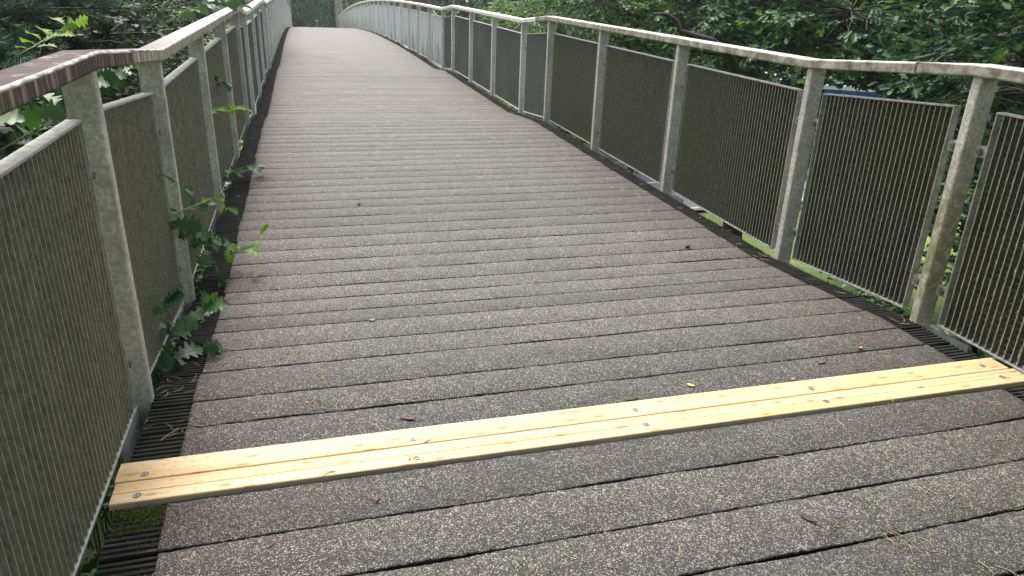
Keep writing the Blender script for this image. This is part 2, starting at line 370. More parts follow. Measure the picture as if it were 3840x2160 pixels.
# new boards over the joint
def new_board(y0, y1, x0, x1, label, seed, screws):
    m = MB(); z0, z1 = .0008, .021; c = .0025; s = SRP
    root = None
    pr = [(y0, z0), (y0, z1-c), (y0+c, z1), (y1-c, z1), (y1, z1-c), (y1, z0)]; k = len(pr); nx = 2
    ww = (y0-.0, y1)
    if seed == 2:   # shallow groove along the near board
        gy = y0+(y1-y0)*.48; pr = [(y0, z0), (y0, z1-c), (y0+c, z1), (gy-.002, z1), (gy, z1-.0018), (gy+.002, z1), (y1-c, z1), (y1, z1-c), (y1, z0)]; k = len(pr)
    v = [(x, y, zd(y)+z) for x in (x0, x1) for y, z in pr]
    for j in range(k):
        mi = 1 if j in (0, k-2, k-1) else 0
        m.add([v[j], v[j+k], v[(j+1) % k+k], v[(j+1) % k]], [(3, 2, 1, 0)], mi)
    m.add(v[:k], [tuple(range(k))], 0); m.add(v[k:], [tuple(range(k-1, -1, -1))], 0)
    o = m.build("pine_board", [m_newwood(seed), SIDE]); tag(o, label, "wooden board", "new pine boards across the deck joint")
    for (sx, sy) in screws:
        q = MB(); z = float(zd(sy))+z1; n = 18
        def ring(r, zz): return [(sx+r*math.cos(2*math.pi*t/n), sy+r*math.sin(2*math.pi*t/n), z+zz) for t in range(n)]
        rs = [ring(.0125, .0002), ring(.0115, .0016), ring(.0075, .0012), ring(.0062, -.0004), ring(.0042, .0006)]
        v2 = sum(rs, []); f = [(a*n+t, a*n+(t+1) % n, (a+1)*n+(t+1) % n, (a+1)*n+t) for a in range(4) for t in range(n)]
        f.append(tuple(4*n+t for t in range(n))); q.add(v2, f)
        for t in range(4):
            an = t*math.pi/2+.4; q.bar((sx, sy, z+.0006), (sx+.004*math.cos(an), sy+.004*math.sin(an), z+.0009), .0011, n=4)
        q.build("screw", STEEL, o)
new_board(-.527, -.432, -1.690, 1.686, "new yellow pine board, farther of the screwed pair, its top smooth", 1, [(-1.613,-.503), (-.805,-.497), (0.0,-.490), (.739,-.498), (1.588,-.488)])
new_board(-.628, -.531, -1.684, 1.712, "new yellow pine board, nearer of the screwed pair, finely grooved lengthwise", 2, [(-1.616,-.600), (-.806,-.598), (-.002,-.583), (.736,-.588), (1.589,-.581)])

# ---------------------------------------------------------------- railings
def rr(w, h, r, n=3):
    """rounded rectangle, centred, in (a, b)"""
    out = []
    for cx, cy, a0 in ((w/2-r, h/2-r, 0), (-w/2+r, h/2-r, 90), (-w/2+r, -h/2+r, 180), (w/2-r, -h/2+r, 270)):
        for k in range(n+1):
            an = math.radians(a0+90*k/n); out.append((cx+r*math.cos(an), cy+r*math.sin(an)))
    return out
def railing(sg, name, label):
    root = empty(name, (sg*1.715, 0, 0), label, "railing")
    SX = lambda x: sg*x
    n_last = 40
    # posts
    for i in range(0, n_last):
        y1 = NY[i]; yc, xc = y1-.024, 1.7155; mb = MB(); pf = rr(.093, .048, .007, 2); m = len(pf)
        lv = [-.30, .2, .7, 1.134]
        v = [(SX(xc+a), yc+b, NZ[i]+z) for z in lv for a, b in pf]
        f = [(r*m+k, r*m+(k+1) % m, (r+1)*m+(k+1) % m, (r+1)*m+k) for r in range(3) for k in range(m)]
        if sg < 0: f = [q[::-1] for q in f]
        mb.add(v, f); o = mb.build("post", POSTA if (sg > 0 and i == N0) else (POSTW if i >= N0+5 else POST), root)
        if sg > 0 and i == N0: o['label'] = "post with yellow-green algae on its lower half"
        if i < N0+14:
            b2 = MB(); b2.box(min(SX(1.716), SX(1.724)), max(SX(1.716), SX(1.724)), y1-.30, y1-.0005, NZ[i]-.34, NZ[i]-.004)
            b2.build("base_plate", ZINC, root)
    # handrail, one section between the gaps
    gaps = [NY[0]-.5, (NY[N0]+(.302 if sg > 0 else .45)), NY[N0+4]+.45, NY[N0+8]+.45, NY[n_last-1]]
    pf = rr(.105, .052, .009); m = len(pf)
    for gi in range(len(gaps)-1):
        ya, yb = gaps[gi]+.009, gaps[gi+1]-.009
        ys = [ya]+[y for y in NY if ya+.02 < y < yb-.02]+[yb]
        mb = MB(); v = []
        for y in ys:
            for a, b in pf: v.append((SX(1.708+a), y-.02*0, float(np.interp(y, NY, NZ))+1.157+b))
        mb.v = v
        for r in range(len(ys)-1):
            for k in range(m):
                q = (r*m+k, (r+1)*m+k, (r+1)*m+(k+1) % m, r*m+(k+1) % m)
                if sg < 0: q = q[::-1]
                mb.f.append(q[::-1]); mb.m.append(1 if (4 <= k <= 6 and sg < 0 and gi < 2) else 0)
        mb.f.append(tuple(range(m))); mb.m.append(0); mb.f.append(tuple(range((len(ys)-1)*m, len(ys)*m))[::-1]); mb.m.append(0)
        o = mb.build("handrail", [RAILS if (sg < 0 and gi == 0) else (RAILF if sg < 0 and gi == 1 else (RAIL if gi < 2 else RAILW)), REDGE], root, smooth=False)
        for p in o.data.polygons: p.use_smooth = len(p.vertices) == 4 and (p.index % m) % 4 != 3
        if sg < 0 and gi == 0: o['label'] = "handrail section stained dark brown with pale drip streaks"
    # grating panels
    for i in range(0, n_last-1):
        ya, yb = NY[i]+.088, NY[i+1]-.135; s = (NZ[i+1]-NZ[i])/(NY[i+1]-NY[i]); zb = NZ[i]+.088*s+.03; zt = zb+.97
        near = N0-3 <= i <= N0+3
        x0, x1 = 1.702, 1.740; X = lambda a, b: (min(SX(a), SX(b)), max(SX(a), SX(b)))
        mb = MB(); L = yb-ya; nb = int(round(L/.0315)); t = .0020
        for k in range(1, nb):
            y = ya+L*k/nb; dz = s*(y-ya); mb.box(*X(x0+.001, x0+.032), y-t, y+t, zb+.005+dz, zt-.005+dz); mb.m[-1 if sg < 0 else -2] = 1
        if i < N0+7:
            nc = 33
            for k in range(1, nc): 
                z = zb+.97*k/nc; mb.box(*X(x0+.017, x0+.024), ya+.004, yb-.004, z-.0022, z+.0022, 0, s)
        else:   # far panels read as solid sheet behind the bars
            for k in range(1, 17):
                z = zb+.97*k/17; mb.box(*X(x0+.014, x0+.024), ya+.004, yb-.004, z-.014, z+.014, 0, s)
        clean = i >= N0+9
        pm = PANC if clean else (PANM if i >= N0+4 else (PANR if sg > 0 else PANL))
        o = mb.build("grating_panel", [pm, (PEDGE if sg > 0 else PEDGEL) if not clean else PANC], root)
        if clean and i < N0+10: o['label'] = "cleaner pale grey panel"
        fb = MB(); e = .005
        fb.box(*X(x0-.002, x1+.002), ya-e, yb+e, zt-.003, zt+.004, 0, s); fb.box(*X(x0-.002, x1+.002), ya-e, yb+e, zb-.004, zb+.003, 0, s)
        fb.box(*X(x0-.001, x1+.001), ya-e+.0005, ya, zb+.0032, zt-.0032, 0, 0); fb.box(*X(x0-.001, x1+.001), yb, yb+e-.0005, zb+.0032+s*L, zt-.0032+s*L, 0, 0)
        fb.build("frame", FRAME if i < N0+4 else FRAMEW, o)
        if N0-2 <= i <= N0+9:
            for yy, d in ((ya-e, -1), (yb+e, 1)):
                for hz in (.15, .80):
                    zz = zb+s*(yy-ya)+hz; w = .062 if d < 0 else .058
                    q = MB(); xa = x0+.012; q.box(*X(xa, xa+.006), min(yy, yy+d*w), max(yy, yy+d*w), zz-.022, zz+.022)
                    q.box(*X(xa+.007, xa+.012), min(yy+d*.022, yy+d*(w+.012)), max(yy+d*.022, yy+d*(w+.012)), zz-.019, zz+.026); q.build("bracket", FRAME, o)
                    q = MB(); yb_ = yy+d*.036; q.bar((SX(xa+.002), yb_, zz), (SX(xa-.012), yb_, zz), .012, n=6); q.bar((SX(xa+.001), yb_, zz), (SX(xa-.003), yb_, zz), .016, n=12)
                    q.build("bolt", STEEL, o)
    return root
railing(1, "railing", "right-hand pale steel railing with dark dirty grating panels and algae-stained near post")
railing(-1, "railing", "left-hand pale steel railing with khaki grating panels and brown-stained near handrail")

# ---------------------------------------------------------------- foliage tools
def leaf_hi():
    half = [(.015,0),(.02,.10),(.10,.15),(.17,.20),(.10,.27),(.13,.31),(.27,.38),(.25,.43),(.13,.47),(.18,.52),(.36,.60),(.34,.66),(.18,.68),(.22,.74),(.30,.80),(.25,.85),(.13,.86),(.12,.95),(0,1)]
    V, F = [], []
    for k, (x, y) in enumerate(half):
        z = .22*abs(x)-.30*(y-.3)**2; zc = -.30*(y-.3)**2
        V += [(-x, y, z+.03*math.sin(9*y)), (0, y, zc), (x, y, z-.03*math.sin(7*y))]
    for k in range(len(half)-1):
        a = 3*k; F += [(a, a+1, a+4, a+3), (a+1, a+2, a+5, a+4)]
    return np.array(V), [np.array(F)]
def leaf_mid():
    V = [(0,0,0),(0,1,-.12),(-.16,.22,.04),(-.10,.36,.03),(-.30,.52,.09),(-.16,.62,.05),(-.26,.80,.03),(.16,.22,.04),(.10,.36,.03),(.30,.52,.09),(.16,.62,.05),(.26,.80,.03)]
    F = [(0,2,3,4,5,6,1),(0,1,11,10,9,8,7)]
    return np.array(V, float), [np.array(F)]
def leaf_lo():
    V = [(0,0,0),(-.30,.45,.06),(0,1,-.08),(.30,.45,.06),(0,.5,0)]
    return np.array(V, float), [np.array([(0,4,2,1),(0,3,2,4)])]
LHI, LMID, LLO = leaf_hi(), leaf_mid(), leaf_lo()
def nrm(a): return a/np.maximum(np.linalg.norm(a, axis=-1, keepdims=True), 1e-9)
def place_leaves(tpl, P, Y, Z, size, wid=1.0):
    """P pos, Y leaf axis, Z leaf normal (n,3)"""
    Y = nrm(Y); X = nrm(np.cross(Y, Z)); Z = np.cross(X, Y); V, F = tpl
    A = V[None, :, 0, None]*X[:, None]*wid+V[None, :, 1, None]*Y[:, None]+V[None, :, 2, None]*Z[:, None]
    A = A*size[:, None, None]+P[:, None]; n, m = A.shape[:2]
    return A.reshape(-1, 3), [(f[None]+(np.arange(n)*m)[:, None, None]).reshape(-1, f.shape[1]) for f in F]
def merge(parts):
    Vs, Fs, off = [], {}, 0; mi = []
    for V, F in parts:
        Vs.append(V)
        for f in F: Fs.setdefault(f.shape[1], []).append(f+off)
        off += len(V)
    return np.concatenate(Vs), [np.concatenate(v) for v in Fs.values()]
VG = np.array([.645, .760, -.088]); VG = VG/np.linalg.norm(VG); VS = np.cross(VG, [0, 0, 1.]); VS = VS/np.linalg.norm(VS); VU = np.cross(VS, VG)
def under_gap(P):
    q = P-CAM; d = q@VG; a = (q@VS)/np.maximum(d, .1); b = (q@VU)/np.maximum(d, .1)
    return (d > 4.5) & (d < 34) & ((a/.045)**2+(b/.0085)**2 < .75+.5*np.sin(P[..., 0]*9+P[..., 2]*13)**2)
def clear_of_deck(P, m=.14):
    return ~under_gap(P) & ~((np.abs(P[:, 0]) < 1.80+m) & (P[:, 2] > -1.2) & (P[:, 2] < 3.6))
def spray_leaves(C, D, nl, length, size, tpl, keep=None, tilt=.45, rng=None):
    """C spray base (n,3), D direction (n,3); flat fans of leaves"""
    rng = rng or RNG; n = len(C); D = nrm(D); UP = np.array([0, 0, 1.]) ; Sd = nrm(np.cross(D, UP+1e-3)); 
    t = rng.uniform(.1, 1, (n, nl)); sidec = rng.choice([-1, 1], (n, nl))
    P = C[:, None]+D[:, None]*(t*length[:, None])[..., None]+Sd[:, None]*(sidec*rng.uniform(0, .10, (n, nl))*length[:, None])[..., None]+rng.normal(0, .06, (n, nl, 3))*length[:, None, None]*np.array([1, 1, .7])
    ang = sidec*rng.uniform(.3, 1.25, (n, nl))*(1.15-t*.8)
    Yv = D[:, None]*np.cos(ang)[..., None]+Sd[:, None]*np.sin(ang)[..., None]; Yv = Yv+rng.normal(0, .25, (n, nl, 3))-UP*.12
    Zv = UP*.8+rng.normal(0, tilt, (n, nl, 3))+D[:, None]*.7
    sz = size*rng.uniform(.65, 1.2, (n, nl))
    P, Yv, Zv, sz = P.reshape(-1, 3), Yv.reshape(-1, 3), Zv.reshape(-1, 3), sz.ravel()
    if keep is not None:
        k = keep(P); P, Yv, Zv, sz = P[k], Yv[k], Zv[k], sz[k]
    return place_leaves(tpl, P, Yv, Zv, sz)
def curve(a, b, bend, n=7, rng=None):
    a, b = np.array(a, float), np.array(b, float); rng = rng or RNG
    mid = (a+b)/2+rng.normal(0, bend, 3)+np.array([0, 0, bend*.6]); t = np.linspace(0, 1, n)[:, None]
    p = (1-t)**2*a+2*t*(1-t)*mid+t**2*b; p[1:-1] += rng.normal(0, bend*.08, (n-2, 3)); return p
def tree(name, label, cat, base, h, crown_c, crown_r, nblob, leafmat, lsize, tpl, spb=22, lps=13, barkmat=None, trunk_r=.22, group=None, blob_r=(.7, 1.2), seed=1, zmin=-4.3, twigs=True, parts_names=("trunk", "limb", "foliage"), shell=.35, tilt=.45):
    rng = np.random.default_rng(seed); barkmat = barkmat or BARK
    root = empty(name, base, label, cat, group); base = np.array(base, float)
    cc, crd = np.array(crown_c, float), np.array(crown_r, float)
    top = base+np.array([rng.normal(0, .3), rng.normal(0, .3), h]); tp = curve(base, top, h*.04, 9, rng)
    mb = MB(); mb.tube(tp, [trunk_r*(1.25 if k == 0 else 1)*(1-.85*k/8) for k in range(9)], 10); mb.build("trunk", barkmat, root, True)
    u = nrm(rng.normal(0, 1, (nblob*3, 3))); r = rng.uniform(shell, 1, (nblob*3, 1))**.6
    B = cc+u*r*crd; B = B[(B[:, 2] > zmin)]; B = B[:nblob]
    B = B[clear_of_deck(B, .3)]
    lm = MB(); parts = []; Cs, Ds, Ls = [], [], []
    for b in B:
        br = rng.uniform(*blob_r); zt = min(max(b[2]-rng.uniform(.3, 1.6), base[2]+.6), top[2]-.2); k = int(np.argmin(abs(tp[:, 2]-zt)))
        cv = curve(tp[k], b, .35, 7, rng); ok = clear_of_deck(cv, .05).all()
        if ok: lm.tube(cv, list(np.linspace(trunk_r*.16, .008, 7)), 5, cap=False)
        v = nrm(rng.normal(0, 1, (spb, 3))*np.array([1, 1, .75])); rad = br*rng.uniform(.35, 1, (spb, 1))
        c = b+v*rad*np.array([1, 1, .7]); Cs.append(c); Ds.append(v*np.array([1, 1, .45])+rng.normal(0, .3, (spb, 3))); Ls.append(np.full(spb, .45)*rng.uniform(.6, 1.3, spb)*max(1, lsize/.11))
        if twigs and ok:
            for q in range(0, spb, 2):
                if clear_of_deck(c[q:q+1], .1)[0]: lm.tube([b, (b+c[q])/2+rng.normal(0, .06, 3), c[q], c[q]+nrm(Ds[-1][q])*Ls[-1][q]*.8], [.010, .007, .004, .0015], 3, cap=False)
    lm.build("limb", barkmat, root, True)
    V, F = spray_leaves(np.concatenate(Cs), np.concatenate(Ds), lps, np.concatenate(Ls), lsize, tpl, lambda P: clear_of_deck(P, lsize), tilt, rng)
    mesh_arrays("foliage", V, F, leafmat, root)
    return root

# ---------------------------------------------------------------- ground, road, lot
def ground_z(x, y):
    r = np.clip((-2.0-y)/9, 0, 1); return -4.6+3.9*r*r*(3-2*r)
gx = np.concatenate([np.linspace(-400, -40, 10), np.linspace(-38, 60, 50), np.linspace(80, 400, 9)]); gy = np.concatenate([np.linspace(-200, -16, 8), np.linspace(-14, 80, 60), np.linspace(100, 500, 9)])
XX, YY = np.meshgrid(gx, gy); ZZ = ground_z(XX, YY)+RNG.normal(0, .03, XX.shape)
ii = (np.arange(len(gy)-1)[:, None]*len(gx)+np.arange(len(gx)-1)).ravel()
def m_grass():
    n = NT("grass_ground"); a = n.noise(.7, 5, .6); b = n.noise(30, 4)
    c = n.ramp(a, [(.35, (.12,.19,.045)), (.6, (.22,.32,.07)), (.8, (.32,.34,.14))]); c = n.mix(n.ramp(b, [(.4, .5), (.6, 0.0)]), c, (.035,.055,.015))
    return n.done(n.bsdf(c, .95, 0, n.bump(b, .8, .05)))
tag(mesh_arrays("ground", np.stack([XX.ravel(), YY.ravel(), ZZ.ravel()], 1), [np.stack([ii, ii+1, ii+1+len(gx), ii+len(gx)], 1)], m_grass(), smooth=True), kind="structure")
def m_asph():
    n = NT("pale_asphalt"); a = n.noise(2, 5); b = n.noise(90, 3)
    return n.done(n.bsdf(n.mix(.5, n.ramp(a, [(.3, (.17,.17,.19)), (.7, (.25,.25,.28))]), n.ramp(b, [(.3, (.14,.14,.16)), (.7, (.3,.3,.33))])), .8))
ASP = m_asph(); WHITE = m_simple("white_paint", (.75,.75,.74), .6, 0, .08)
mb = MB()
for k in range(20):
    x0, x1 = -60+k*6, -54+k*6; f = lambda x: 20.0+.10*(x-8)
    mb.add([(x0, f(x0)-3.6, -4.47), (x1, f(x1)-3.6, -4.47), (x1, f(x1)+3.6, -4.47), (x0, f(x0)+3.6, -4.47)], [(0,1,2,3)])
tag(mb.build("road", ASP), kind="structure")
mb = MB()
for k in range(30):
    x0 = -50+k*4; f = lambda x: 20.0+.10*(x-8)
    mb.add([(x0, f(x0)-.08, -4.462), (x0+2, f(x0+2)-.08, -4.462), (x0+2, f(x0+2)+.08, -4.462), (x0, f(x0)+.08, -4.462)], [(0,1,2,3)])
    for o_ in (-3.35, 3.35):
        mb.add([(x0, f(x0)+o_-.06, -4.462), (x0+4, f(x0+4)+o_-.06, -4.462), (x0+4, f(x0+4)+o_+.06, -4.462), (x0, f(x0)+o_+.06, -4.462)], [(0,1,2,3)])
tag(mb.build("road_marking", WHITE), kind="structure")
# blue shed with white roof edge
BLUE = m_simple("blue_cladding", (.02,.12,.50), .5, 0, .12, 3)
def shed(c, ang, L, D, H):
    root = empty("blue_shed", (c[0], c[1], -4.6), "bright blue ribbed shed with white roof edge, glimpsed under the trees beyond the right railing", "shed")
    def tr(o): o.parent = root; o.matrix_parent_inverse = Matrix.Identity(4)
    m = MB(); n = int(L/.25)
    for side in (-1, 1):
        for k in range(n):
            x0 = -L/2+k*L/n; y = side*D/2; d = side*.03*(k % 2); m.add([(x0, y+d, 0), (x0+L/n, y+d, 0), (x0+L/n, y+d, H), (x0, y+d, H)], [(0,1,2,3)])
            m.add([(x0+L/n, y, 0), (x0+L/n, y+side*.03, 0), (x0+L/n, y+side*.03, H), (x0+L/n, y, H)], [(0,1,2,3)])
        m.add([(side*L/2, -D/2, 0), (side*L/2, D/2, 0), (side*L/2, D/2, H), (side*L/2, -D/2, H)], [(0,1,2,3)])
    tr(m.build("wall", BLUE)); m = MB(); m.box(-L/2-.2, L/2+.2, -D/2-.2, D/2+.2, H+.003, H+.16); m.box(-L/2, L/2, -D/2, D/2, H+.163, H+.2); tr(m.build("roof", WHITE))
    m = MB(); m.box(-1.2, 1.2, -D/2-.06, -D/2-.035, .0, 2.4); tr(m.build("door", WHITE)); root.rotation_euler = (0, 0, ang)
shed((21.4, 22.8), math.radians(-36), 9, 5, 3.25)

# ---------------------------------------------------------------- timber masts and cables
MWOOD = m_bark("weathered_mast_timber", (.36,.32,.31)); MWOOD2 = m_bark("red_brown_mast_timber", (.22,.155,.13)); CAB = m_simple("pale_cable", (.6,.62,.6), .5)
RUST = m_simple("rusty_brown_rod", (.24,.13,.10), .7)
def mast(x, y, w, lean, mat, label):
    root = empty("bridge_mast", (x, y, -4.6), label, "mast", "timber masts of the bridge")
    m = MB(); m.tube([(x, y, -4.7), (x+lean*.5, y, 1), (x+lean, y, 9)], [w/2*1.08, w/2, w/2*.8], 16); m.build("pole", mat, root, True)
    m = MB(); m.bar((x+lean, y, 8.99), (x+lean, y, 9.2), w/2*.9, n=16); m.build("cap", ZINC, root)
    m = MB(); m.bar((x, y, -4.75), (x, y, -4.3), w/2*1.4, n=16); m.build("collar", ZINC, root)
mast(2.12, 18, .56, -.1, MWOOD2, "thick reddish-brown timber mast rising behind the right railing")
mast(-2.14, 18, .50, .1, MWOOD, "grey timber mast close beside the left railing, nearest on that side")
mast(2.10, 62, .54, -.12, MWOOD, "grey-lilac timber mast beyond the crest, right of the opening")
mast(-2.10, 62, .54, .12, MWOOD, "grey-lilac timber mast beyond the crest, left of the opening")
for x, y, lean, r, mt, lb, cat in ((2.74, 15, -.10, .028, RUST, "thin red-brown stay rod leaning behind the right railing", "stay rod"), (-2.45, 15, .25, .03, RUST, "thin red-brown stay rod beyond the leafy stretch of left railing", "stay rod"),
                      (1.95, 45, -.28, .016, CAB, "thin pale hanger cable right of the far mast, right one of two", "cable"), (1.62, 45.2, -.26, .016, CAB, "thin pale hanger cable right of the far mast, left one of two", "cable")):
    m = MB(); m.bar((x, y, -.6), (x+lean*4, y, 8), r, r, 8); o = m.build("stay_rod" if mt is RUST else "hanger_cable", mt, None, True); tag(o, lb, cat)

# ---------------------------------------------------------------- trees
G = "broadleaf trees beside the bridge"
BENT = [(3.11, 6.04, 1.29), (3.26, 5.97, 1.29), (3.38, 5.9, 1.21), (3.42, 5.88, 1.1), (3.56, 5.8, 1.06), (3.79, 5.72, 1.0), (4.01, 5.75, 0.89), (4.6, 6.4, 0.6)]
tree("oak_tree", "dark oak closest to the right railing, crown filling the top right corner", "tree", (9.2, 2.6, -4.5), 9, (8.6, 2.6, 1.0), (4.6, 4.2, 5.6), 170, OAKD, .105, LMID, 44, 15, BARKD, .30, G, seed=11, zmin=-1.5)
tree("oak_tree", "lighter green oak with a bent bare limb, behind the second handrail stretch on the right", "tree", (8.4, 11.5, -4.5), 9, (7.4, 10.8, .8), (4.3, 4.2, 5.2), 160, OAKM, .115, LMID, 40, 14, BARKD, .26, G, seed=12, zmin=-.9)
_t = [o for o in bpy.data.objects if o.get('label', '').startswith('lighter green oak')][0]
mb = MB(); mb.tube([LP_ for LP_ in BENT], [.016,.024,.03,.034,.038,.045,.055,.07], 7); _o = mb.build("limb", BARKD, _t, True); _o['label'] = "bent bare limb reaching towards the bridge"
tree("oak_tree", "deep shaded oak standing between the two nearer oaks on the right", "tree", (14.5, 8.5, -4.5), 10, (13.6, 8.2, 2.6), (4.5, 4.5, 6.0), 140, OAKD, .18, LMID, 26, 13, BARKD, .3, G, seed=13, zmin=-1.6)
tree("birch_tree", "pale yellow-green birch with a thin whitish stem, left of the lighter oak", "tree", (7.5, 21, -4.5), 8, (7.6, 21, .6), (2.6, 2.6, 5.6), 90, BIRCH, .13, LLO, 18, 11, m_bark("white_bark", (.55,.53,.5)), .08, G, seed=14, zmin=-1.5)
tree("oak_tree", "dark tree behind the right railing just before the second landing", "tree", (12.5, 27, -4.5), 10, (12, 27, .5), (5, 5, 6.2), 130, OAKD, .22, LLO, 26, 12, BARKD, .3, G, seed=15, zmin=-1.2)
tree("hawthorn_tree", "small-leaved hedge tree with a few yellow leaves behind the left railing", "tree", (-4.6, 7.2, -4.5), 6.5, (-4.0, 7.0, .1), (2.1, 3.9, 4.2), 190, HAW, .06, LLO, 40, 16, BARKD, .12, G, blob_r=(.4, .7), seed=16)
tree("oak_tree", "tall dark tree behind the left railing towards the crest", "tree", (-6.5, 13, -4.5), 9, (-6.2, 13, .8), (4.0, 4.5, 6.2), 140, OAKD, .15, LMID, 20, 12, BARKD, .28, G, seed=17)
tree("oak_tree", "big oak left of the near handrail, its boughs hanging under the rail", "tree", (-6.2, -2.2, -4.3), 9, (-4.3, -2.2, .4), (2.5, 2.2, 4.4), 120, OAKD, .105, LMID, 20, 11, BARK, .26, G, blob_r=(.5, .9), seed=18)
tree("oak_tree", "leafy tree low behind the right railing's nearest panel", "tree", (4.9, -2.6, -3.6), 7, (4.6, -1.2, -.6), (2.4, 2.8, 3.2), 120, OAKD, .085, LMID, 28, 13, BARKD, .16, G, blob_r=(.5, .8), seed=19)
tree("oak_tree", "unseen oak added behind the viewpoint to shade the near boards, left side", "tree", (-4.4, -6.5, -3.0), 9, (-2.4, -5.4, 6.0), (3.4, 4.2, 2.2), 90, OAKD, .16, LMID, 24, 11, BARKD, .26, G, seed=71)  # this oak and the next: out-of-view canopies added to darken the near deck
tree("oak_tree", "unseen oak added behind the viewpoint to shade the near boards, right side", "tree", (5.0, -6.0, -3.0), 9, (2.8, -4.6, 6.2), (3.4, 4.2, 2.2), 90, OAKD, .16, LMID, 24, 11, BARKD, .26, G, seed=72)
# far trees, shared crowns
protos = []
for j, (mt, sz) in enumerate(((FARL, .34), (OAKD, .36), (BIRCH, .32))):
    protos.append(tree("woodland_tree", "x", "tree", (300+40*j, 300, -4.5), 11, (300+40*j, 300, 2.2), (4.6, 4.6, 6.2), 60, mt, sz, LLO, 16, 10, BARKD, .3, None, (1.0, 1.6), 30+j, twigs=False))
spots = [(-8.5,24,0,"hazy tree left of the deck, before the left far mast"), (-11,36,1,"dark tree on the left well beyond the crest"), (-4.5,70,0,"hazy bushy tree left of the opening over the crest"), (2.2,80,0,"dense tree in the middle of the opening over the crest"), (-3.5,84,0,"hazy bushy tree filling the left half of the opening over the crest"), (4.8,92,1,"darker hazy tree filling the right half of the opening over the crest"),
         (.5,104,0,"farthest tree, centred over the crest"), (8.5,76,2,"paler tree just right of the far right mast"), (10,50,0,"rounded green tree above the arched right handrail"), (13,38,1,"dark blue-green tree above the right handrail between mast and rod"),
         (17.5,33,2,"pale green tree above the dipping handrail on the right"), (21,46,0,"hazy tree far back behind the right landing"), (24,30,1,"dark tree beyond the birch on the right"), (-12,60,1,"dim tree far back on the left side"),
         (15,62,0,"hazy tree far back behind the arched handrail"), (29,40,0,"far tree behind the lighter oak"), (30,26,2,"pale tree deep behind the dark oak on the right"), (26,10,1,"shaded tree deep behind the top right oak"), (20,1,0,"tree low at far right edge behind the closest oak"), (-15,6,1,"tree deep behind the pine at top left"), (-14,16,0,"tree deep behind the left hedge")]
for k, (x, y, j, lb) in enumerate(spots):
    src = protos[j]; o = src.copy(); COL.objects.link(o); o.location = (x, y, -4.6); o.rotation_euler = (0, 0, k*1.3); s = .9+.25*((k*7) % 5)/4; o.scale = (s, s, s)
    o['label'] = lb; o['group'] = "woodland trees behind the bridge"
    for ch in src.children:
        c = ch.copy(); COL.objects.link(c); c.parent = o; c.matrix_parent_inverse = ch.matrix_parent_inverse.copy()
for p in protos:
    for ch in list(p.children): bpy.data.objects.remove(ch)
    bpy.data.objects.remove(p)
# distant woodland mass
rng = np.random.default_rng(5); n = 4200; an = rng.uniform(-1.5, 2.3, n); rr_ = rng.uniform(112, 135, n); C = np.stack([rr_*np.sin(an), rr_*np.cos(an), -4.5+14.5*rng.random(n)**1.4], 1)
D = nrm(-C*np.array([1, 1, 0])+rng.normal(0, 20, C.shape)); V, F = spray_leaves(C, D, 14, np.full(n, 3.2), 1.1, LLO, None, .7, rng)
tag(mesh_arrays("distant_woodland", V, F, FARL), "continuous far belt of dark woodland closing the view", "woodland", kind="stuff")

# pine tree at the left
def pine():
    rng = np.random.default_rng(21); base = (-6.0, 3.6, -4.4)
    root = empty("pine_tree", base, "pine with long dark needles in tufts behind the left handrail, top left", "tree")
    m = MB(); tp = curve(base, (-5.8, 3.8, 6.5), .3, 9, rng); m.tube(tp, list(np.linspace(.2, .04, 9)), 10); m.build("trunk", BARK, root, True)
    lm = MB(); tips = []
    for b in range(80):
        z0 = rng.uniform(-2.6, 4.4); e = np.array([rng.uniform(-3.6, -2.25), rng.uniform(-.8, 5.2), z0+rng.uniform(-.1, .6)])
        if b < 62: e = np.array([rng.uniform(-3.4, -2.15), rng.uniform(.2, 4.6), rng.uniform(.55, 1.75)])
        st = tp[int(np.argmin(abs(tp[:, 2]-e[2]+.3)))]; cv = curve(st, e, .25, 9, rng); lm.tube(cv, list(np.linspace(.018, .004, 9)), 5, cap=False)
        for s in range(17):
            k = rng.integers(3, 9); p = cv[k]+0; d = nrm(nrm(cv[min(k+1, 8)]-cv[k-1])+rng.normal(0, .55, 3)+np.array([0, 0, .15])); L = rng.uniform(.12, .38); q = p+d*L
            if abs(q[0]) < 1.98: continue
            lm.tube([p, q], [.006, .003], 4, cap=False); tips.append((q, d)); tips.append((p+d*L*.6, d))
    lm.build("branch", BARKD, root, True)
    T = np.array([t[0] for t in tips]); D = np.array([t[1] for t in tips]); nn = 62; n = len(T)
    t = rng.uniform(-.10, .015, (n, nn)); P = T[:, None]+D[:, None]*t[..., None]
    rad = nrm(rng.normal(0, 1, (n, nn, 3))); rad = nrm(rad-(rad*D[:, None]).sum(-1, keepdims=True)*D[:, None]); Y = nrm(D[:, None]*rng.uniform(.35, 1.3, (n, nn, 1))+rad+np.array([0, 0, -.12])); Ln = rng.uniform(.06, .10, (n, nn))
    P, Y, Ln = P.reshape(-1, 3), Y.reshape(-1, 3), Ln.ravel(); k = (P+Y*Ln[:, None])[:, 0] < -1.84; P, Y, Ln = P[k], Y[k], Ln[k]
    w = .0016; X = nrm(np.cross(Y, rng.normal(0, 1, P.shape))); Zz = np.cross(X, Y); a = P-X*w; b = P+X*w; c = P+Zz*w*1.2; e = P+Y*Ln[:, None]-np.array([0, 0, 1])*Ln[:, None]*.08
    V = np.stack([a, b, c, e], 1).reshape(-1, 3); o = np.arange(len(P))*4; F = np.concatenate([np.stack([o, o+1, o+3], 1), np.stack([o+1, o+2, o+3], 1), np.stack([o+2, o, o+3], 1)])
    mesh_arrays("needles", V, [F], NEED, root)
pine()

